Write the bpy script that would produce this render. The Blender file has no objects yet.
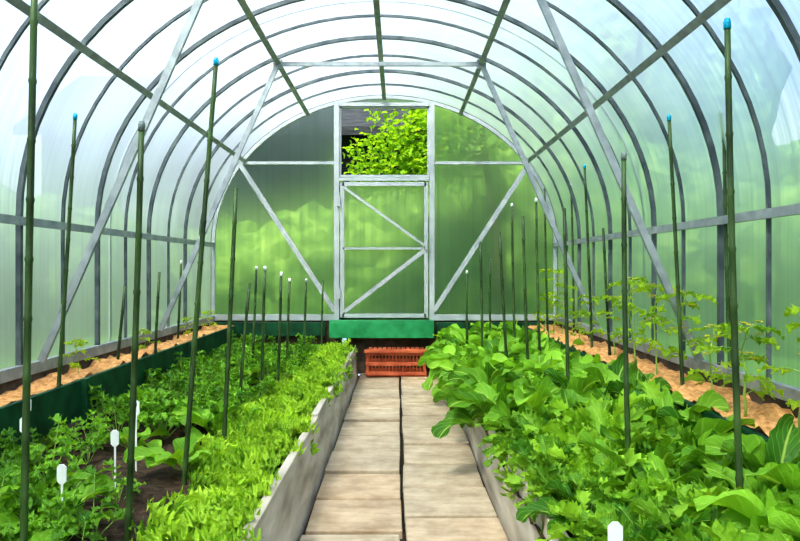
import bpy, math, random
from mathutils import Vector, Matrix, noise
R = random.Random(7)
scene = bpy.context.scene
CAMZ = 0.92; F = 720.0; VX, VY = 398.0, 268.0
CX = -0.12; HW = 1.5; ZR = 1.14; EH = 1.28; ZB = 0.46; YE = 6.3; YN = -1.2
SOIL = 0.20

# ------------------------------------------------------------ mesh helper
class MB:
    def __init__(s): s.v=[]; s.f=[]; s.uv=[]; s.m=[]; s.t=[]
    def add(s, vs, fs, uvs=None, m=0, tint=0.5):
        o=len(s.v); s.v+= [tuple(v) for v in vs]
        s.uv += uvs if uvs else [(0,0)]*len(vs)
        s.t += [tint]*len(vs)
        for f in fs: s.f.append(tuple(i+o for i in f)); s.m.append(m)
    def box(s, c, size, rot=None, m=0):
        x,y,z=[a/2 for a in size]; c=Vector(c)
        vs=[Vector(p) for p in [(-x,-y,-z),(x,-y,-z),(x,y,-z),(-x,y,-z),(-x,-y,z),(x,-y,z),(x,y,z),(-x,y,z)]]
        if rot is not None: vs=[rot@v for v in vs]
        s.add([v+c for v in vs],[(3,2,1,0),(4,5,6,7),(0,1,5,4),(1,2,6,5),(2,3,7,6),(3,0,4,7)],m=m)
    def bar(s, a, b, w, h, m=0, up=(0,0,1)):
        a=Vector(a); b=Vector(b); d=(b-a).normalized(); u=Vector(up)
        if abs(d.dot(u))>.98: u=Vector((0,1,0))
        sd=d.cross(u).normalized(); n=sd.cross(d)
        vs=[]
        for p in (a,b):
            for (i,j) in ((-1,-1),(1,-1),(1,1),(-1,1)): vs.append(p+sd*i*w/2+n*j*h/2)
        s.add(vs,[(0,1,2,3),(7,6,5,4),(0,4,5,1),(1,5,6,2),(2,6,7,3),(3,7,4,0)],m=m)
    def tube(s, pts, rad, sides=6, m=0, phase=0, tint=.5, cap=True):
        pts=[Vector(p) for p in pts]; n=len(pts); vs=[]; fs=[]
        rads = rad if isinstance(rad,(list,tuple)) else [rad]*n
        ref=None
        for i,p in enumerate(pts):
            d=(pts[min(i+1,n-1)]-pts[max(i-1,0)]).normalized()
            if ref is None:
                ref=Vector((0,1,0)) if abs(d.y)<.9 else Vector((1,0,0))
            sd=(ref-d*ref.dot(d)).normalized(); ref=sd; nn=d.cross(sd)
            for k in range(sides):
                a=phase+2*math.pi*k/sides
                vs.append(p+(sd*math.cos(a)+nn*math.sin(a))*rads[i])
        for i in range(n-1):
            for k in range(sides):
                k2=(k+1)%sides
                fs.append((i*sides+k,i*sides+k2,(i+1)*sides+k2,(i+1)*sides+k))
        if cap:
            fs.append(tuple(range(sides))[::-1]); fs.append(tuple((n-1)*sides+k for k in range(sides)))
        s.add(vs,fs,m=m,tint=tint)
    def mesh(s, name, mats, smooth=False):
        me=bpy.data.meshes.new(name); me.from_pydata(s.v,[],s.f)
        for mt in mats: me.materials.append(mt)
        me.polygons.foreach_set('material_index', s.m)
        if smooth: me.polygons.foreach_set('use_smooth',[True]*len(s.f))
        ul=me.uv_layers.new(name='UVMap'); li=[0]*len(me.loops); me.loops.foreach_get('vertex_index',li)
        fl=[]
        for i in li: fl+=list(s.uv[i])
        ul.data.foreach_set('uv',fl)
        at=me.attributes.new('tint','FLOAT','POINT'); at.data.foreach_set('value',s.t)
        me.update(); return me
    def obj(s,name,mats,parent=None,smooth=False,bevel=0):
        ob=bpy.data.objects.new(name,s.mesh(name,mats,smooth)); scene.collection.objects.link(ob)
        if parent: ob.parent=parent
        if bevel:
            b=ob.modifiers.new('bevel','BEVEL'); b.width=bevel; b.segments=2; b.limit_method='ANGLE'
        return ob
def empty(name):
    e=bpy.data.objects.new(name,None); scene.collection.objects.link(e); e.empty_display_size=.1; return e

# ------------------------------------------------------------ materials
def newmat(name):
    m=bpy.data.materials.new(name); m.use_nodes=True; nt=m.node_tree; nt.nodes.clear()
    out=nt.nodes.new('ShaderNodeOutputMaterial'); return m,nt,out
def N(nt,t,**kw):
    n=nt.nodes.new(t)
    for k,v in kw.items():
        if k in n.inputs.keys(): n.inputs[k].default_value=v
        else: setattr(n,k,v)
    return n
def ramp(nt,fac,stops):
    r=nt.nodes.new('ShaderNodeValToRGB'); e=r.color_ramp.elements
    while len(e)<len(stops): e.new(.5)
    for i,(p,c) in enumerate(stops):
        e[i].position=p; e[i].color=(*c,1) if len(c)==3 else c
    nt.links.new(fac,r.inputs[0]); return r
def noisemat(name, c1,c2, scale=8, rough=.8, metal=0, stretch=(1,1,1), bump=0, spec=.3, lo=.35, hi=.65, c3=None, detail=6):
    m,nt,out=newmat(name)
    tc=N(nt,'ShaderNodeTexCoord'); mp=N(nt,'ShaderNodeMapping'); mp.inputs['Scale'].default_value=stretch
    nt.links.new(tc.outputs['Object'],mp.inputs[0])
    nz=N(nt,'ShaderNodeTexNoise',Scale=scale,Detail=detail); nt.links.new(mp.outputs[0],nz.inputs['Vector'])
    st=[(lo,c1),(hi,c2)] if c3 is None else [(lo,c1),((lo+hi)/2,c2),(hi,c3)]
    r=ramp(nt,nz.outputs['Fac'],st)
    p=N(nt,'ShaderNodeBsdfPrincipled',Roughness=rough,Metallic=metal)
    p.inputs['Specular IOR Level'].default_value=spec
    nt.links.new(r.outputs[0],p.inputs['Base Color'])
    if bump:
        b=N(nt,'ShaderNodeBump',Strength=bump,Distance=.02); nt.links.new(nz.outputs['Fac'],b.inputs['Height']); nt.links.new(b.outputs[0],p.inputs['Normal'])
    nt.links.new(p.outputs[0],out.inputs[0]); return m
def leafmat(name, dark, light, vein, trans=.4, nscale=9, vk=.7):
    m,nt,out=newmat(name); L=nt.links.new
    at=N(nt,'ShaderNodeAttribute',attribute_name='tint')
    oi=N(nt,'ShaderNodeObjectInfo')
    tc=N(nt,'ShaderNodeTexCoord'); nz=N(nt,'ShaderNodeTexNoise',Scale=nscale,Detail=3); L(tc.outputs['Object'],nz.inputs['Vector'])
    a=N(nt,'ShaderNodeMath',operation='ADD'); L(at.outputs['Fac'],a.inputs[0]); L(oi.outputs['Random'],a.inputs[1])
    b=N(nt,'ShaderNodeMath',operation='ADD'); L(a.outputs[0],b.inputs[0]); L(nz.outputs['Fac'],b.inputs[1])
    c=N(nt,'ShaderNodeMath',operation='MULTIPLY'); L(b.outputs[0],c.inputs[0]); c.inputs[1].default_value=.3333
    r=ramp(nt,c.outputs[0],[(.25,dark),(.75,light)])
    uv=N(nt,'ShaderNodeUVMap'); sx=N(nt,'ShaderNodeSeparateXYZ'); L(uv.outputs[0],sx.inputs[0])
    ab=N(nt,'ShaderNodeMath',operation='ABSOLUTE'); L(sx.outputs[0],ab.inputs[0])
    mr=N(nt,'ShaderNodeMapRange'); L(ab.outputs[0],mr.inputs[0]); mr.inputs[1].default_value=.03; mr.inputs[2].default_value=.12; mr.inputs[3].default_value=1; mr.inputs[4].default_value=0
    q=N(nt,'ShaderNodeMath',operation='MULTIPLY_ADD'); L(ab.outputs[0],q.inputs[0]); q.inputs[1].default_value=-.3; L(sx.outputs[1],q.inputs[2])
    q2=N(nt,'ShaderNodeMath',operation='MULTIPLY'); L(q.outputs[0],q2.inputs[0]); q2.inputs[1].default_value=55
    sn=N(nt,'ShaderNodeMath',operation='SINE'); L(q2.outputs[0],sn.inputs[0])
    m2=N(nt,'ShaderNodeMapRange'); L(sn.outputs[0],m2.inputs[0]); m2.inputs[1].default_value=.8; m2.inputs[2].default_value=1; m2.inputs[3].default_value=0; m2.inputs[4].default_value=.35
    mx=N(nt,'ShaderNodeMath',operation='MAXIMUM'); L(mr.outputs[0],mx.inputs[0]); L(m2.outputs[0],mx.inputs[1])
    k=N(nt,'ShaderNodeMath',operation='MULTIPLY'); L(mx.outputs[0],k.inputs[0]); k.inputs[1].default_value=vk
    mix=N(nt,'ShaderNodeMix',data_type='RGBA'); L(k.outputs[0],mix.inputs[0]); L(r.outputs[0],mix.inputs[6]); mix.inputs[7].default_value=(*vein,1)
    p=N(nt,'ShaderNodeBsdfPrincipled',Roughness=.5); p.inputs['Specular IOR Level'].default_value=.32
    L(mix.outputs[2],p.inputs['Base Color'])
    n3=N(nt,'ShaderNodeTexNoise',Scale=90,Detail=2); L(tc.outputs['Object'],n3.inputs['Vector'])
    hs=N(nt,'ShaderNodeMath',operation='MULTIPLY_ADD'); L(n3.outputs['Fac'],hs.inputs[0]); hs.inputs[1].default_value=.9; L(mx.outputs[0],hs.inputs[2])
    bp=N(nt,'ShaderNodeBump',Strength=.7,Distance=.007); L(hs.outputs[0],bp.inputs['Height']); L(bp.outputs[0],p.inputs['Normal'])
    t=N(nt,'ShaderNodeBsdfTranslucent')
    mu=N(nt,'ShaderNodeMix',data_type='RGBA',blend_type='MULTIPLY'); mu.inputs[0].default_value=1; L(mix.outputs[2],mu.inputs[6]); mu.inputs[7].default_value=(1.6,1.35,.6,1); L(mu.outputs[2],t.inputs[0])
    ms=N(nt,'ShaderNodeMixShader',Fac=trans); L(p.outputs[0],ms.inputs[1]); L(t.outputs[0],ms.inputs[2]); L(ms.outputs[0],out.inputs[0]); return m
def polycarb(name, stretch, tr=(.30,.55), tint=(.86,.97,1.0), tlc=(.80,.9,.92), mixr=.6, rr=.8, sv=.80):
    m,nt,out=newmat(name); L=nt.links.new
    tc=N(nt,'ShaderNodeTexCoord'); mp=N(nt,'ShaderNodeMapping'); mp.inputs['Scale'].default_value=stretch; L(tc.outputs['Object'],mp.inputs[0])
    nz=N(nt,'ShaderNodeTexNoise',Scale=1.0,Detail=4,Roughness=.65); L(mp.outputs[0],nz.inputs['Vector'])
    n2=N(nt,'ShaderNodeTexNoise',Scale=1.3,Detail=3); L(tc.outputs['Object'],n2.inputs['Vector'])
    ad=N(nt,'ShaderNodeMath',operation='ADD'); L(nz.outputs['Fac'],ad.inputs[0]); L(n2.outputs['Fac'],ad.inputs[1])
    mr=N(nt,'ShaderNodeMapRange'); L(ad.outputs[0],mr.inputs[0]); mr.inputs[1].default_value=.75; mr.inputs[2].default_value=1.25; mr.inputs[3].default_value=tr[0]; mr.inputs[4].default_value=tr[1]
    tv=ramp(nt,nz.outputs['Fac'],[(.35,tuple(c*sv for c in tint)),(.62,tint)])
    t=N(nt,'ShaderNodeBsdfTransparent'); L(tv.outputs[0],t.inputs[0])
    tl=N(nt,'ShaderNodeBsdfTranslucent'); tl.inputs[0].default_value=(*tlc,1)
    rf=N(nt,'ShaderNodeBsdfRefraction',Roughness=rr,IOR=1.35); L(tv.outputs[0],rf.inputs[0])
    g=N(nt,'ShaderNodeBsdfGlossy',Roughness=.15); g.inputs[0].default_value=(.9,.95,1,1)
    m0=N(nt,'ShaderNodeMixShader',Fac=mixr); L(tl.outputs[0],m0.inputs[1]); L(rf.outputs[0],m0.inputs[2])
    m1=N(nt,'ShaderNodeMixShader'); L(mr.outputs[0],m1.inputs[0]); L(m0.outputs[0],m1.inputs[1]); L(t.outputs[0],m1.inputs[2])
    fr=N(nt,'ShaderNodeFresnel',IOR=1.35)
    fm=N(nt,'ShaderNodeMath',operation='MULTIPLY'); L(fr.outputs[0],fm.inputs[0]); fm.inputs[1].default_value=.7
    m2=N(nt,'ShaderNodeMixShader'); L(fm.outputs[0],m2.inputs[0]); L(m1.outputs[0],m2.inputs[1]); L(g.outputs[0],m2.inputs[2])
    L(m2.outputs[0],out.inputs[0]); return m

M_steel=noisemat('galvanised_steel',(.36,.39,.41),(.46,.49,.51),scale=8,rough=.5,metal=.2,spec=.5)
M_pur=noisemat('purlin_steel',(.22,.24,.26),(.34,.37,.39),scale=14,rough=.5,metal=.1,spec=.5)
M_brace=noisemat('brace_steel',(.25,.28,.31),(.38,.42,.45),scale=14,rough=.5,metal=.2,spec=.5)
M_rib=noisemat('rib_steel',(.05,.065,.08),(.13,.155,.17),scale=10,rough=.5,metal=.1,spec=.4)
M_soil=noisemat('soil',(.012,.008,.005),(.10,.06,.035),scale=28,rough=1,bump=1,lo=.3,hi=.75)
M_sand=noisemat('wood_shavings',(.50,.21,.06),(.92,.50,.21),scale=45,rough=.95,bump=1,lo=.3,hi=.7)
M_board=noisemat('concrete_board',(.22,.18,.13),(.47,.41,.33),scale=5,stretch=(1,.5,3),rough=.85,bump=.3,c3=(.68,.63,.55),lo=.25,hi=.75)
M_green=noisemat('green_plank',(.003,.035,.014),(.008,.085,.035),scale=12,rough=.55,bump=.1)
M_joint=noisemat('joint_dirt',(.02,.014,.009),(.06,.042,.03),scale=40,rough=1)
M_grass=noisemat('grass',(.06,.16,.02),(.16,.32,.05),scale=6,rough=.95,bump=.5)
M_hedge=noisemat('hedge_leaves',(.03,.075,.012),(.13,.26,.035),scale=5.5,rough=.8,bump=1,lo=.30,hi=.70,c3=(.34,.50,.10),detail=10)
M_cane=noisemat('cane_green',(.016,.035,.010),(.06,.115,.03),scale=14,stretch=(1,1,.3),rough=.5,spec=.4)
M_blue=noisemat('cap_blue',(.0,.32,.55),(.02,.45,.7),scale=5,rough=.4)
M_white=noisemat('label_white',(.75,.77,.78),(.9,.9,.9),scale=6,rough=.5)
M_cap=noisemat('cap_grey',(.10,.14,.14),(.2,.24,.24),scale=6,rough=.5)
M_crate=noisemat('crate_red',(.30,.055,.02),(.55,.14,.06),scale=9,rough=.55,bump=.1)
M_wood=noisemat('dark_timber',(.02,.025,.03),(.055,.06,.065),scale=6,stretch=(1,1,8),rough=.8)
M_bark=noisemat('bark',(.04,.03,.02),(.12,.09,.05),scale=15,rough=.9,bump=.4)
M_yel=noisemat('tomato_flower',(.8,.6,.02),(.95,.8,.05),scale=5,rough=.5)
M_rad=leafmat('radish_leaf',(.045,.17,.010),(.29,.58,.04),(.54,.75,.16),trans=.34)
M_let=leafmat('curly_lettuce_leaf',(.11,.29,.014),(.49,.73,.06),(.60,.80,.2),trans=.36,vk=.3)
M_miz=leafmat('mizuna_leaf',(.07,.23,.014),(.38,.66,.05),(.56,.76,.18),trans=.36,vk=.5)
M_herb=leafmat('herb_leaf',(.05,.18,.012),(.25,.53,.04),(.38,.60,.12),trans=.36)
M_tom=leafmat('tomato_leaf',(.16,.34,.015),(.46,.68,.04),(.5,.68,.15),trans=.45)
M_tree=leafmat('tree_leaf',(.05,.20,.01),(.34,.60,.03),(.4,.7,.1),trans=.5)
M_stem=noisemat('stem',(.20,.36,.06),(.36,.52,.12),scale=10,rough=.5)
M_roof=polycarb('polycarbonate_roof',(.7,34,.7),tr=(.08,.34),tint=(.88,.96,1.0),tlc=(.76,.85,.92),mixr=.7,rr=.9,sv=.66)
M_end=polycarb('polycarbonate_end',(34,1.2,.5),tr=(.10,.38),tint=(.93,.99,.95),mixr=.75,rr=.7,sv=.66)

def tilemat():
    m,nt,out=newmat('paving_slab'); L=nt.links.new
    at=N(nt,'ShaderNodeAttribute',attribute_name='tint')
    tc=N(nt,'ShaderNodeTexCoord')
    nz=N(nt,'ShaderNodeTexNoise',Scale=7.0,Detail=9,Roughness=.68); L(tc.outputs['Object'],nz.inputs['Vector'])
    mp=N(nt,'ShaderNodeMapping'); mp.inputs['Scale'].default_value=(1.8,9,1); L(tc.outputs['Object'],mp.inputs[0])
    nw=N(nt,'ShaderNodeTexNoise',Scale=3.0,Detail=6,Roughness=.6,Distortion=.6); L(mp.outputs[0],nw.inputs['Vector'])
    av=N(nt,'ShaderNodeMath',operation='MULTIPLY_ADD'); L(nw.outputs['Fac'],av.inputs[0]); av.inputs[1].default_value=.28
    hv=N(nt,'ShaderNodeMath',operation='MULTIPLY'); L(nz.outputs['Fac'],hv.inputs[0]); hv.inputs[1].default_value=.72; L(hv.outputs[0],av.inputs[2])
    r=ramp(nt,av.outputs[0],[(.34,(.30,.225,.15)),(.5,(.46,.37,.27)),(.66,(.62,.52,.40))])
    r2=ramp(nt,at.outputs['Fac'],[(0,(.76,.72,.66)),(.35,(.95,.93,.90)),(.7,(1,.97,.91)),(1,(1.0,.84,.71))])
    mu=N(nt,'ShaderNodeMix',data_type='RGBA',blend_type='MULTIPLY'); mu.inputs[0].default_value=1; L(r.outputs[0],mu.inputs[6]); L(r2.outputs[0],mu.inputs[7])
    p=N(nt,'ShaderNodeBsdfPrincipled',Roughness=.75); L(mu.outputs[2],p.inputs['Base Color'])
    b=N(nt,'ShaderNodeBump',Strength=.4,Distance=.01); L(av.outputs[0],b.inputs['Height']); L(b.outputs[0],p.inputs['Normal'])
    L(p.outputs[0],out.inputs[0]); return m
M_tile=tilemat()

# ------------------------------------------------------------ greenhouse structure
def prof(a, off=0):
    return (CX+(HW+off)*math.cos(a), ZR+(EH+off)*math.sin(a))
def archz(x, off=0):
    d=min(1,abs(x-CX)/(HW+off)); return ZR+(EH+off)*math.sqrt(max(0,1-d*d))
def archpts(off=0,n=36):
    p=[(CX+HW+off,ZB),(CX+HW+off,.8)]
    p+=[prof(math.pi*i/n,off) for i in range(n+1)]
    p+=[(CX-HW-off,.8),(CX-HW-off,ZB)]
    return p
shell=MB(); P=archpts(.018,48); ys=[YN+i*(YE-YN)/24 for i in range(25)]
vs=[(x,y,z) for y in ys for (x,z) in P]; n=len(P)
shell.add(vs,[(j*n+i,j*n+i+1,(j+1)*n+i+1,(j+1)*n+i) for j in range(24) for i in range(n-1)])
shell.obj('ceiling',[M_roof],smooth=True)

ribs=MB(); y=YE-.02; k=0
while y>YN:
    pts=[(x,y,z) for x,z in archpts(0,40)]
    ribs.tube(pts,.0155 if k%2==0 else .010,4,phase=math.pi/4,m=0); y-=.40; k+=1
ribs.obj('greenhouse_arch_ribs',[M_rib])
sj=MB()
for y in (4.1,2.0,-.1):
    pts=[(x,y,z) for x,z in archpts(.024,40)]
    sj.tube(pts,.006,4,phase=math.pi/4)
sj.obj('polycarbonate_sheet_joints',[M_brace])

pur=MB()
def purlin(x,z,w=.034,h=.022):
    a=math.atan2((z-ZR)/EH,(x-CX)/HW); nrm=Vector((math.cos(a)/HW,0,math.sin(a)/EH)).normalized()
    c=Vector((x,0,z))-nrm*.025
    pur.bar((c.x,YN,c.z),(c.x,YE-.03,c.z),w,h,up=nrm)
for dx in (-1.235,-.675,0,.675,1.25):
    purlin(CX+dx,archz(CX+dx))
for sx in (-1,1):
    pur.bar((CX+sx*(HW-.02),YN,ZR-.02),(CX+sx*(HW-.02),YE-.03,ZR-.02),.022,.035)
    pur.bar((CX+sx*(HW-.01),YN,ZB+.02),(CX+sx*(HW-.01),YE-.03,ZB+.02),.03,.05)
pur.obj('greenhouse_purlins',[M_pur])
tr=MB()
for ty in (4.72,3.13,1.33,-.47):
    a=(CX-.667,ty,archz(CX-.667)-.03); b=(CX+.667,ty,archz(CX+.667)-.03)
    tr.bar(a,b,.02,.026)
    for sx,pt in ((-1,a),(1,b)):
        tr.bar(pt,(CX+sx*(HW-.05),ty+.04,ZB+.05),.018,.032)
        tr.box((pt[0],ty,pt[2]),(.06,.012,.06))
tr.obj('greenhouse_truss_braces',[M_brace])

def endwall(name,y,door):
    mb=MB()
    def strip(x0,x1,z0,zt=None,n=14):
        for i in range(n):
            a=x0+(x1-x0)*i/n; b=x0+(x1-x0)*(i+1)/n
            mb.add([(a,y,z0),(b,y,z0),(b,y,zt or max(archz(b,.0),z0+.001)),(a,y,zt or max(archz(a,.0),z0+.001))],[(0,1,2,3)])
    dl,dr=CX-.395,CX+.395
    strip(CX-HW,dl,ZB); strip(dr,CX+HW,ZB); strip(dl,dr,2.335)
    mb.obj(name,[M_end])
    fr=MB(); yy=y-.02 if y>0 else y+.02
    T=.035
    for x in (dl-.02,dr+.02): fr.bar((x,yy,ZB),(x,yy,archz(x)),.045,T)
    fr.bar((dl,yy,2.345),(dr,yy,2.345),.03,T,up=(0,1,0))
    fr.bar((dl,yy,1.695),(dr,yy,1.695),.03,T,up=(0,1,0))
    zz=1.835
    for s in (-1,1):
        xe=CX+s*HW*math.sqrt(1-((zz-ZR)/EH)**2); xd=dl-.04 if s<0 else dr+.04
        fr.bar((xd,yy,zz),(xe,yy,zz),.025,T,up=(0,1,0))
        fr.bar((xe-s*.01,yy-.01,zz-.02),(xd,yy-.01,ZB+.09),.04,.02,up=(0,1,0))
        fr.bar((CX+s*(HW),yy,ZB+.03),(xd,yy,ZB+.03),.05,T,up=(0,1,0))
    pts=[(x,yy,z) for x,z in archpts(-.01,40)]
    fr.tube(pts,.02,4,phase=math.pi/4)
    fr.obj(name+'_frame',[M_steel])
    return dl,dr,yy
dl,dr,yy=endwall('wall_far',YE,True)
endwall('wall_near',YN,True)
for nm,y0 in (('door_1',YE),('door_2',YN)):
    e=empty(nm); d=MB(); yd=y0-.03 if y0>0 else y0+.03
    z0,z1=ZB+.03,1.665
    for x in (dl+.03,dr-.03): d.bar((x,yd,z0),(x,yd,z1),.035,.03)
    for z in (z0+.015,z1-.015,1.09): d.bar((dl+.03,yd,z),(dr-.03,yd,z),.035 if z!=1.09 else .02,.03,up=(0,1,0))
    d.bar((dl+.04,yd-.012,z1-.04),(dr-.05,yd-.012,1.12),.022,.012,up=(0,1,0))
    d.bar((dr-.05,yd-.012,1.07),(dl+.05,yd-.012,z0+.05),.034,.012,up=(0,1,0))
    d.box((dr-.03,yd-.03,1.13),(.02,.05,.10)); d.box((dl+.0,yd-.02,1.5),(.03,.03,.09)); d.box((dl+.0,yd-.02,.7),(.03,.03,.09))
    d.obj('frame',[M_steel],parent=e)
    p=MB(); p.add([(dl+.03,yd,z0),(dr-.03,yd,z0),(dr-.03,yd,z1),(dl+.03,yd,z1)],[(0,1,2,3)]); p.obj('panel',[M_end],parent=e)
e=empty('window_1'); w=MB()
for a,b in (((dl+.01,YE,1.73),(dl+.01,YE,2.33)),((dr-.01,YE,1.73),(dr-.01,YE,2.33))): w.bar(a,b,.018,.03)
w.bar((dl,YE,1.725),(dr,YE,1.725),.018,.03,up=(0,1,0)); w.bar((dl,YE,2.325),(dr,YE,2.325),.018,.03,up=(0,1,0))
w.obj('frame',[M_steel],parent=e)

fd=MB()
fd.box((CX-.94,YE+.01,.23),(1.14,.06,.46)); fd.box((CX+.97,YE+.01,.23),(1.1,.06,.46))
fd.box((0,YE+.02,.16),(.9,.05,.33))
for sx in (-1,1): fd.box((CX+sx*(HW+.02),(YE+YN)/2,.22),(.06,YE-YN,.46))
fd.obj('foundation_plinth',[noisemat('plinth_timber',(.05,.035,.02),(.13,.09,.06),scale=12,rough=.9)])
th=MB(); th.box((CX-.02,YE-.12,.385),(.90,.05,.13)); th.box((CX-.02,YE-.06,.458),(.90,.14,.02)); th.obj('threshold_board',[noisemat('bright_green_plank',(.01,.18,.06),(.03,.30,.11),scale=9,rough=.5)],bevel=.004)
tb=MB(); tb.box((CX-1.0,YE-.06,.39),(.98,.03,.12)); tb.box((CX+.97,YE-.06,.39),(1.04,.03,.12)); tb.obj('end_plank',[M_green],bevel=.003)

g=MB(); zg=.30
for (x0,x1,y0,y1) in ((-40,CX-HW-.05,-20,60),(CX+HW+.05,40,-20,60),(CX-HW-.05,CX+HW+.05,YE+.05,60),(CX-HW-.05,CX+HW+.05,-20,YN-.05)):
    g.add([(x0,y0,zg),(x1,y0,zg),(x1,y1,zg),(x0,y1,zg)],[(0,1,2,3)])
g.obj('ground',[M_grass])

def bumpy(name,x0,x1,y0,y1,z,amp,mat,step=.04,sc=6):
    nx=max(2,int((x1-x0)/step)); ny=int((y1-y0)/step); vs=[];fs=[]
    for j in range(ny+1):
        for i in range(nx+1):
            x=x0+(x1-x0)*i/nx; y=y0+(y1-y0)*j/ny
            vs.append((x,y,z+amp*noise.fractal(Vector((x*sc,y*sc,z)),1,2,4)))
    for j in range(ny):
        for i in range(nx): a=j*(nx+1)+i; fs.append((a,a+1,a+nx+2,a+nx+1))
    m=MB(); m.add(vs,fs); return m.obj(name,[mat],smooth=True)
bumpy('soil_bed',-1.42,-.375,YN,YE-.03,SOIL,.03,M_soil)
bumpy('soil_bed',.385,1.13,YN,YE-.03,SOIL,.03,M_soil)
bumpy('wood_shavings_strip',-1.60,-1.42,YN,YE-.05,.42,.03,M_sand,.03,14)
bumpy('wood_shavings_strip',1.10,1.36,YN,YE-.05,.42,.03,M_sand,.03,14)
gp=MB()
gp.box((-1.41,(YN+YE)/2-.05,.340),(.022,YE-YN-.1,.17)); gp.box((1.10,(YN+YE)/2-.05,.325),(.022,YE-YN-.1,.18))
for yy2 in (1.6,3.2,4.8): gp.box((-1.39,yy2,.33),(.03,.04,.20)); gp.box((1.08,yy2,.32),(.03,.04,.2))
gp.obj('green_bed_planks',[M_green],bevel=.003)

bd=MB()
for s,xb,xt,zt in ((-1,-.335,-.365,.25),(1,.375,.405,.245)):
    y=YN
    for L_ in (1.5,1.5,1.5,1.5,1.35):
        j=R.uniform(-.006,.006); y1=min(y+L_-.008,YE-.1); w=.03*s
        a=[(xb,y,-.04),(xb+w,y,-.04),(xt+w+j,y,zt),(xt+j,y,zt)]
        b=[(p[0]+(0 if i<2 else R.uniform(-.008,.008)),y1,p[2]+(0 if i<2 else R.uniform(-.01,.005))) for i,p in enumerate(a)]
        b[2]=(b[3][0]+w,b[2][1],b[3][2])
        bd.add(a+b,[(0,1,2,3),(7,6,5,4),(0,4,5,1),(1,5,6,2),(2,6,7,3),(3,7,4,0)])
        y+=L_
bd.obj('path_edging_boards',[M_board],bevel=.003)
fl=MB(); fl.add([(-.40,YN,-.022),(.45,YN,-.022),(.45,YE,-.022),(-.40,YE,-.022)],[(0,1,2,3)]); fl.obj('floor',[M_joint])
tl=MB()
for c,(x0,x1) in enumerate(((-.328,.013),(.024,.368))):
    y=YN+ (0.05 if c==0 else .20)
    while y<YE-.02:
        y1=min(y+.336,YE-.02); o=len(tl.v)
        z=R.uniform(-.006,.006); rot=Matrix.Rotation(R.uniform(-.015,.015),3,'Z')
        tl.box(((x0+x1)/2+R.uniform(-.004,.004),(y+y1)/2,z-.012),(x1-x0-.004,y1-y,.04),rot)
        t=R.random()
        for i in range(o,len(tl.v)): tl.t[i]=t
        y+=.365
tl.obj('paving_slabs',[M_tile],bevel=.005)

# slatted crate
c=MB(); cx,cy=-.015,6.12
W_,D_,H_=.50,.24,.20
for x in (-1,1):
    for y in (-1,1): c.box((cx+x*(W_/2-.012),cy+y*(D_/2-.012),H_/2+.012),(.024,.024,H_))
for z in (.04,.12,.205):
    for y in (-1,1): c.box((cx,cy+y*D_/2,z),(W_,.012,.03))
    for x in (-1,1): c.box((cx+x*W_/2,cy,z),(.012,D_,.03))
for i in range(17): c.box((cx-W_/2+.02+i*(W_-.04)/16,cy-D_/2+.004,.12),(.010,.01,.18))
c.box((cx,cy,.02),(W_-.02,D_-.02,.012))
for i in range(12): c.box((cx-W_/2+.03+i*(W_-.06)/11,cy,.228),(.031,D_+.02,.014))
c.box((cx,cy-D_/2-.01,.228),(W_+.03,.03,.025))
c.obj('slatted_crate',[M_crate],bevel=.002)
br=MB(); br.box((.315,6.08,.06),(.09,.16,.10)); br.box((.30,6.08,.125),(.11,.12,.03)); br.obj('concrete_block',[M_board],bevel=.006)

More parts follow.
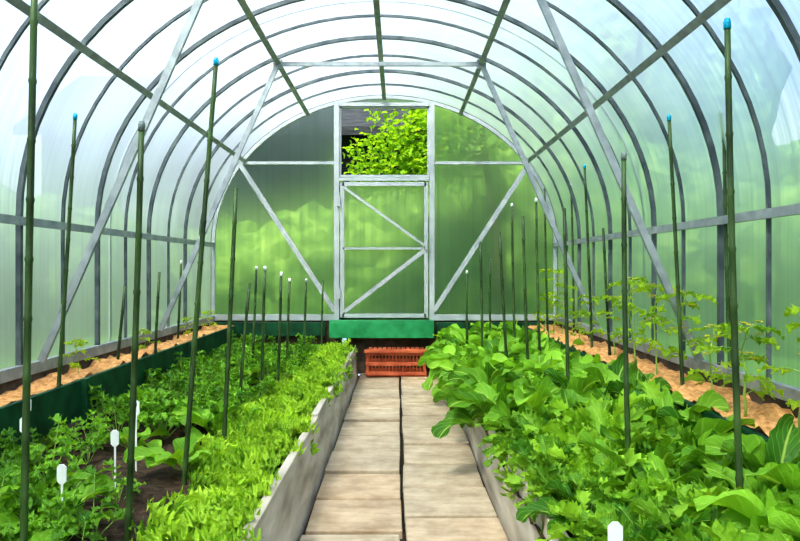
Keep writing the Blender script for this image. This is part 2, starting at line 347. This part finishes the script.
# ------------------------------------------------------------ leaves
def leaf(mb,p0,az,L,Wd,e0,curv,kind,rf=.2,ns=12,mh=3,twist=0,m=0,tint=None):
    p=Vector(p0); h=Vector((math.cos(az),math.sin(az),0)); side0=Vector((-h.y,h.x,0)); e=e0
    ph=R.uniform(0,6.28); fq=R.uniform(12,18) if kind!='curly' else R.uniform(40,50); vs=[];uv=[];fs=[]; tint=R.random() if tint is None else tint
    m2=2*mh+1; azb=R.uniform(-.5,.5)
    for i in range(ns+1):
        t=i/ns; d=h*math.cos(e)+Vector((0,0,1))*math.sin(e)
        nrm=(Vector((0,0,1))*math.cos(e)-h*math.sin(e))
        sd=side0*math.cos(twist*t)+nrm*math.sin(twist*t); nn=nrm*math.cos(twist*t)-side0*math.sin(twist*t)
        if kind=='radish':
            if t<.32: w=.07
            elif t<.42: w=.14+.2*math.sin((t-.32)/.10*math.pi)
            else:
                q=(t-.42)/.58; w=max(.06,math.sin(min(1,q)**.85*math.pi))**.5 if q<.99 else .15
                w*=1+.08*math.sin(q*30+ph)
        elif kind=='curly':
            w=.2+.85*math.sin(min(1,t)**1.15*math.pi*.95)**.6
            if i==ns: w=.4
        elif kind=='mizuna':
            w=.08 if t<.25 else .25+.8*math.sin(((t-.25)/.75)**.9*math.pi*.95)**.7
            if t>=.25: w*=1+.32*(1 if i%2 else -1)
            if i==ns: w=.2
        elif kind=='oval':
            w=max(.04,math.sin(t**.85*math.pi)**.8)
        else:
            w=max(.05,math.sin(t**.8*math.pi)); w*=1+.22*(1 if i%2 else -1)
        w*=Wd
        for j in range(m2):
            u=(j-mh)/mh; au=abs(u)
            if kind=='curly':
                z=w*.3*au*au + rf*Wd*au**1.6*math.sin(fq*t+ph+(1.5 if u>0 else 0)); ws=1+.25*au*au*(1 if (i//2)%2 else -1)
                fwd=.16*Wd*au*math.cos(fq*t+ph)
            else:
                z=w*(.32*u*u) + rf*Wd*au**1.5*math.sin(fq*t+ph+u*2.2)*(1 if t>.25 else .2); ws=1
                fwd=(au*.22*Wd if kind=='mizuna' and i%2 else (-.12*Wd*au if kind=='radish' and .38<t<.6 else 0))
            vs.append(p+sd*w*ws*u*.5+nn*z+d*fwd); uv.append((u,t))
        p=p+d*(L/ns); e-=curv/ns*(0.5+t)
        h=Vector((math.cos(az+azb*t),math.sin(az+azb*t),0)); side0=Vector((-h.y,h.x,0))
    for i in range(ns):
        for j in range(m2-1):
            a=i*m2+j; fs.append((a,a+1,a+m2+1,a+m2))
    mb.add(vs,fs,uv,m=m,tint=tint)
    return p
def radish(seed):
    R.seed(seed); mb=MB(); n=R.randint(15,19)
    for i in range(n):
        q=i/n; e=1.48-.85*q+R.uniform(-.12,.12)
        leaf(mb,(R.uniform(-.02,.02),R.uniform(-.02,.02),-.01),i*2.4+R.uniform(-.3,.3),R.uniform(.17,.32),R.uniform(.06,.10),e,R.uniform(1.1,2.5),'radish',rf=.19,ns=22,mh=3,twist=R.uniform(-.8,.8))
    return mb.mesh('radish_plant_%d'%seed,[M_rad],True)
def curly(seed):
    R.seed(seed); mb=MB(); n=40
    for i in range(n):
        q=i/n; e=1.5-1.25*q+R.uniform(-.15,.15)
        leaf(mb,(R.uniform(-.01,.01),R.uniform(-.01,.01),-.01),i*2.4+R.uniform(-.4,.4),R.uniform(.09,.17),R.uniform(.035,.06),e,R.uniform(.3,1.5),'curly',rf=.42,ns=34,mh=3,twist=R.uniform(-.6,.6),tint=min(1,max(0,1-q+R.uniform(-.3,.3))))
    return mb.mesh('curly_lettuce_%d'%seed,[M_let],True)
def mizuna(seed):
    R.seed(seed); mb=MB(); n=36
    for i in range(n):
        q=i/n; e=1.45-.95*q+R.uniform(-.15,.15)
        leaf(mb,(R.uniform(-.012,.012),R.uniform(-.012,.012),-.01),i*2.4+R.uniform(-.4,.4),R.uniform(.13,.25),R.uniform(.026,.044),e,R.uniform(.9,2.0),'mizuna',rf=.36,ns=30,mh=2,twist=R.uniform(-.9,.9))
    return mb.mesh('mizuna_%d'%seed,[M_miz],True)
def herb(seed):
    R.seed(seed); mb=MB(); n=R.randint(8,12)
    for i in range(n):
        az=i*2.4+R.uniform(-.4,.4); e=R.uniform(.5,1.4); l=R.uniform(.07,.17)
        d=Vector((math.cos(az)*math.cos(e),math.sin(az)*math.cos(e),math.sin(e))); tip=d*l
        mb.tube([(0,0,-.01),d*l*.5,tip],.0014,4,m=1,cap=False)
        for k in range(3+2*(l>.1)):
            tt=1-.14*(k//2) if k else 1
            a2=az+(0 if k==0 else (1.1 if k%2 else -1.1))
            leaf(mb,d*l*tt,a2,R.uniform(.03,.05),R.uniform(.02,.035),R.uniform(-.1,.5),.8,'serr',rf=.2,ns=8,mh=2)
    return mb.mesh('herb_plant_%d'%seed,[M_herb,M_stem],True)
def broad(seed):
    R.seed(seed); mb=MB(); n=R.randint(6,9)
    for i in range(n):
        leaf(mb,(0,0,-.01),i*2.4+R.uniform(-.3,.3),R.uniform(.12,.18),R.uniform(.045,.07),R.uniform(.5,1.3),R.uniform(1,1.8),'radish',rf=.14,ns=14,mh=3,twist=R.uniform(-.4,.4))
    return mb.mesh('young_radish_%d'%seed,[M_rad],True)
def tomato(seed,H=.5):
    R.seed(seed); mb=MB(); x=y=0; pts=[]
    for i in range(9):
        pts.append((x,y,H*i/8-.02)); x+=R.uniform(-.012,.012); y+=R.uniform(-.012,.012)
    mb.tube(pts,[.006-.0005*i for i in range(9)],6,m=1)
    for i in range(2,9):
        for q in range(1 if i<8 else 3):
            az=i*2.4+q*2.1; e=R.uniform(.1,.7); l=R.uniform(.08,.14)*(1 if i<7 else .7); base=Vector(pts[i])
            d=Vector((math.cos(az)*math.cos(e),math.sin(az)*math.cos(e),math.sin(e)))
            mid=base+d*l*.6; tip=base+d*l+Vector((0,0,-.02)); mb.tube([base,mid,tip],.0018,4,m=1,cap=False)
            leaf(mb,tip,az,.07,.045,-.2,.8,'serr',ns=8,mh=2)
            for k,f in enumerate((.45,.45,.75,.75)):
                leaf(mb,base.lerp(tip,f),az+(1.0 if k%2 else -1.0),R.uniform(.045,.07),R.uniform(.026,.04),R.uniform(-.3,.3),.8,'serr',ns=8,mh=2)
    for i in (5,7,8):
        b=Vector(pts[i])
        for k in range(3):
            a=R.uniform(0,6.28); c0=b+Vector((math.cos(a)*.04,math.sin(a)*.04,R.uniform(0,.03)))
            mb.tube([b,c0],.001,4,m=1,cap=False)
            for q in range(5): leaf(mb,c0,q*1.257,.018,.011,.3,.4,'oval',ns=4,mh=1,m=2)
    return mb.mesh('tomato_plant_%d'%seed,[M_tom,M_stem,M_yel],True)
RAD=[radish(i) for i in range(1,9)]; CUR=[curly(i) for i in range(20,26)]; MIZ=[mizuna(i) for i in range(30,35)]
HER=[herb(i) for i in range(40,46)]; BRO=[broad(i) for i in range(60,65)]
TOM=[tomato(80,.34),tomato(81,.45),tomato(82,.52)]
R.seed(99)
def put(me,x,y,z,s,parent,tilt=.12):
    o=bpy.data.objects.new('plant',me); scene.collection.objects.link(o); o.parent=parent
    o.location=(x,y,z); o.rotation_euler=(R.uniform(-tilt,tilt),R.uniform(-tilt,tilt),R.uniform(0,6.28)); o.scale=(s,s,s*R.uniform(.85,1.15)); return o
er=empty('radish_plants'); el=empty('curly_lettuce_plants'); em=empty('mizuna_plants'); eh=empty('herb_seedlings'); et=empty('tomato_plants'); eb=empty('young_radish_plants')
# right bed
y=.9
while y<6.15:
    for x in (.51,.61,.72,.83,.93,1.02):
        xx=x+R.uniform(-.035,.035); yy3=y+R.uniform(-.06,.06); k=R.random()
        if x<.7 and yy3<3.0:
            if k<.78: put(R.choice(MIZ),xx,yy3,SOIL,R.uniform(.75,1.05),em)
            elif k<.88: put(R.choice(CUR),xx,yy3,SOIL,R.uniform(.9,1.2),el)
            else: put(R.choice(RAD),xx+.03,yy3,SOIL,R.uniform(.6,.75),er)
        elif x<.9 and yy3<2.6 and k<.5:
            put(R.choice(MIZ),xx,yy3,SOIL,R.uniform(1.0,1.3),em)
        elif k>.9: put(R.choice(MIZ),xx,yy3,SOIL,R.uniform(1.15,1.4),em)
        else:
            s=R.uniform(.78,1.22)
            if yy3<2.2: s=min(s,1.0)
            if x>.97 and yy3<3.4: s=R.uniform(1.1,1.3)
            put(R.choice(RAD),xx-(.05 if x<.6 else 0),yy3,SOIL,s,er)
    y+=.13
# left bed
y=.9
while y<6.1:
    for x in (-.465,-.56):
        if R.random()<.1: continue
        put(R.choice(CUR),x+R.uniform(-.03,.03),y+R.uniform(-.03,.03),SOIL,R.uniform(.55,1.0),el)
    if y>2.5 and R.random()<.6: put(R.choice(CUR),-.68+R.uniform(-.03,.03),y,SOIL,R.uniform(.55,.8),el)
    y+=.125
y=1.2
while y<6.15:
    for x in (-.72,-.84,-.95,-1.06,-1.17,-1.28,-1.37):
        g0=.36+.7*noise.noise(Vector((x*2.2,y*1.7,4.4)))
        if x>-.9: g0+=.25
        if y<3.1 and x>-1.0: g0+=.3
        if y>3.6: g0-=.3
        if R.random()<g0: continue
        k=R.random()
        if k<.72: put(R.choice(HER),x+R.uniform(-.04,.04),y+R.uniform(-.05,.05),SOIL,R.uniform(.7,1.15),eh)
        else: put(R.choice(BRO),x+R.uniform(-.04,.04),y+R.uniform(-.05,.05),SOIL,R.uniform(.7,1.1),eb)
    y+=.11
for x,y in ((-.93,1.95),(-1.05,2.1),(-.76,2.55),(-1.15,2.0),(-.78,3.1)): put(R.choice(BRO),x,y,SOIL,1.3,eb)
for y in (1.9,2.2,2.5,2.8,3.1,3.4,3.75,4.1,4.5,4.9,5.3,5.7,6.0): put(R.choice(TOM),1.22+R.uniform(-.02,.02),y,.42,R.uniform(.65,1.0),et)
for y in (2.6,3.4,4.3,5.2,5.8): put(TOM[0],-1.51,y,.41,R.uniform(.4,.55),et)

# ------------------------------------------------------------ canes
ec=empty('bamboo_plant_canes')
def cane(tx,ty,bx,by,cap,rad=.0085):
    s=(by-VY)/(CAMZ-SOIL); Y=F/s
    b=Vector(((bx-VX)/s,Y,SOIL)); t=Vector(((tx-VX)/s,Y+R.uniform(-.02,.02),CAMZ+(VY-ty)/s))
    b2=b-(t-b).normalized()*.08; mb=MB(); n=max(4,int((t-b2).length/.13)); pts=[];rr=[]
    bow=Vector((R.uniform(-.006,.006),R.uniform(-.006,.006),0))
    for i in range(n):
        for f,q in ((0,1.0),(.06,1.22),(.12,.98)):
            u=(i+f)/n; pts.append(b2.lerp(t,u)+bow*math.sin(u*math.pi)); rr.append(rad*q*(1.08-.16*u))
    pts.append(t); rr.append(rad*.9)
    mb.tube(pts,rr,8,m=0)
    if cap is not None:
        d=(t-b2).normalized(); mb.tube([t-d*.014,t+d*.004,t+d*.012],[rad*1.1,rad*1.1,rad*.7],8,m=cap)
    mb.obj('cane',[M_cane,M_blue,M_white,M_cap],parent=ec,smooth=True)
for c in [(34,-35,23,585,None),(144,127,127,545,3),(215,60,184,487,1),(77,117,55,440,1),(236,188,223,460,None),(124,286,113,405,None),(160,272,154,392,None),
          (182,262,176,372,2),(249,283,240,405,None),(265,268,262,398,2),(281,274,277,392,2),(290,280,287,372,2),(306,280,303,362,2),(323,280,322,352,None),(256,268,252,372,2),
          (729,22,743,565,1),(625,155,630,500,3),(668,118,685,440,1),(722,112,733,440,3),(565,208,569,425,None),(585,166,593,385,1),(512,205,516,372,2),
          (500,232,509,392,None),(523,216,530,402,None),(467,272,468,365,2),(480,242,482,372,None),(536,200,541,380,2),(545,188,549,365,None),(604,228,612,392,None),(571,185,574,362,2),(490,258,491,358,None)]:
    cane(*c)

lb=empty('plant_labels')
for (px,py,zc) in ((62,474,.36),(115,438,.37),(136,408,.42),(615,537,.45),(24,425,.40),(28,405,.40)):
    s=(py-VY)/(CAMZ-zc); x=(px-VX)/s; Y=F/s; mb=MB()
    mb.bar((x,Y,SOIL-.04),(x,Y,zc),.006,.002,up=(0,1,0))
    w=.013; hh=.027
    pts=[(-w,-hh+.008),(-w+.008,-hh),(w-.008,-hh),(w,-hh+.008),(w,hh-.008),(w-.008,hh),(-w+.008,hh),(-w,hh-.008)]
    vs=[(x+a,Y-.003,zc+b) for a,b in pts]+[(x+a,Y,zc+b) for a,b in pts]
    mb.add(vs,[tuple(range(8)),tuple(range(15,7,-1))]+[(i,i+8,(i+1)%8+8,(i+1)%8) for i in range(8)])
    mb.obj('label',[M_white],parent=lb)

# ------------------------------------------------------------ outside
def shrub(mb,c,r,seed):
    import bmesh
    bm=bmesh.new(); bmesh.ops.create_icosphere(bm,subdivisions=4,radius=1)
    vs=[]
    for v in bm.verts:
        q=v.co.normalized(); d=1+.35*noise.fractal(q*2.2+Vector((seed,0,0)),1,2,3)+.15*noise.noise(q*9+Vector((seed,3,0)))
        vs.append(Vector((c[0]+q.x*r[0]*d,c[1]+q.y*r[1]*d,c[2]+q.z*r[2]*d)))
    mb.add(vs,[tuple(l.index for l in f.verts) for f in bm.faces]); bm.free()
R.seed(5)
hd=MB(); sd=0
for side in (-1,1):
    y=-3
    while y<9:
        sd+=1; h=R.uniform(.6,.75); shrub(hd,(side*R.uniform(3.3,3.8)+CX,y,zg+h*.75),(.8,.9,h),sd*3.1); y+=1.0
for x in (-2.2,-1.2,-.3,.6,1.4,2.2,3.0,3.8): 
    sd+=1; h=R.uniform(.8,1.1)*(1.25 if x>0 else .8); shrub(hd,(x,9.0+R.uniform(-.3,.3),zg+h*.8),(.8,.6,h),sd*3.1)
hd.obj('garden_hedge',[M_hedge],smooth=True)
tm=MB()
for side in (-1,1):
    y=-2
    while y<16:
        sd+=1; h=R.uniform(1.0,1.3) if side<0 else R.uniform(1.1,1.5); x=side*R.uniform(7.4,9); shrub(tm,(x,y,zg+h+.3),(1.6,1.6,h),sd*1.7); tm.tube([(x,y,zg-.1),(x,y,zg+h)],.15,8,m=1); y+=1.8
for x in (1.2,3.0,5.0): 
    sd+=1; shrub(tm,(x,12.6,3.2),(1.6,1.1,2.7),sd*1.7); tm.tube([(x,12.6,zg-.1),(x,12.6,2.4)],.15,8,m=1)
tm.obj('garden_trees',[M_hedge,M_bark],smooth=True)
sh=MB(); sh.box((-2.6,12,1.6),(5.2,3,2.7))
for i in range(26): sh.box((-5.05+i*.2,10.48,1.6),(.015,.03,2.7))
sh.add([(-5.3,9.9,2.75),(.2,9.9,2.75),(.2,12,4.0),(-5.3,12,4.0),(-5.3,9.9,2.87),(.2,9.9,2.87),(.2,12,4.12),(-5.3,12,4.12)],[(3,2,1,0),(4,5,6,7),(0,1,5,4),(1,2,6,5),(3,0,4,7)])
sh.box((-3.6,10.46,1.7),(.8,.06,.9),m=1)
sh.obj('garden_shed',[M_wood,M_steel])
R.seed(31)
bt=MB(); bt.tube([(1.15,8.0,zg-.1),(1.1,8.0,1.2),(.95,7.9,2.2),(.8,7.8,3.3)],[.06,.05,.035,.02],8,m=1)
def twig(a,b,nl):
    a=Vector(a); b=Vector(b); pts=[a.lerp(b,i/6)+Vector((R.uniform(-.02,.02),R.uniform(-.02,.02),R.uniform(-.02,.02))) for i in range(7)]
    bt.tube(pts,[.012-.0015*i for i in range(7)],5,m=1)
    for i in range(nl):
        t=R.uniform(.1,1.0)**.7; p=a.lerp(b,t)+Vector((R.gauss(0,.08),R.gauss(0,.14),R.gauss(-.03,.08)))
        leaf(bt,p,R.uniform(0,6.28),R.uniform(.045,.07),R.uniform(.035,.05),R.uniform(-1.2,.4),.7,'oval',rf=.1,ns=6,mh=1)
st=Vector((.95,7.85,2.2))
for b in [(-.5,7.4,1.95),(-.45,7.6,2.12),(-.55,7.5,1.80),(-.35,7.5,1.85),(-.55,7.45,2.0),(-.3,7.45,2.3),(.0,7.4,2.4),(-.2,7.5,2.25),(.3,7.4,2.55),(.1,7.5,1.95),(.35,7.4,2.1),(-.05,7.3,2.1),(.2,7.6,2.65),(-.1,7.6,2.6),(-.45,7.5,2.2),(-.25,7.5,2.5),(.1,7.5,1.75),(-.1,7.45,1.8),(-.4,7.5,1.72),(.9,7.4,2.8),(1.2,7.4,2.4)]:
    twig(st+Vector((0,0,R.uniform(-.3,.4))),b,150)
bt.obj('birch_tree_branches',[M_tree,M_bark],smooth=True)

# ------------------------------------------------------------ world & light
w=bpy.data.worlds.new('World'); scene.world=w; w.use_nodes=True; nt=w.node_tree; nt.nodes.clear()
out=nt.nodes.new('ShaderNodeOutputWorld'); bg=nt.nodes.new('ShaderNodeBackground')
tc=N(nt,'ShaderNodeTexCoord'); nz=N(nt,'ShaderNodeTexNoise',Scale=2.6,Detail=5); nt.links.new(tc.outputs['Generated'],nz.inputs['Vector'])
r=ramp(nt,nz.outputs['Fac'],[(.38,(.26,.50,.98)),(.60,(.95,.99,1.0))])
nt.links.new(r.outputs[0],bg.inputs[0]); bg.inputs[1].default_value=1.2; nt.links.new(bg.outputs[0],out.inputs[0])
sl=bpy.data.lights.new('sun','SUN'); sl.energy=6.8; sl.angle=math.radians(4); sl.color=(1,.94,.80)
so=bpy.data.objects.new('sun',sl); scene.collection.objects.link(so); so.rotation_euler=(math.radians(30),math.radians(-20),0)

cam=bpy.data.cameras.new('camera'); co=bpy.data.objects.new('camera',cam); scene.collection.objects.link(co)
co.location=(0,0,CAMZ); co.rotation_euler=(math.pi/2,0,0); cam.sensor_width=36; cam.lens=F/800*36
cam.shift_x=(400-VX)/800; cam.shift_y=-(270.5-VY)/800; cam.clip_start=.02
scene.camera=co
scene.view_settings.view_transform='Standard'; scene.view_settings.exposure=0.22
try: scene.view_settings.look='Medium High Contrast'
except Exception: pass
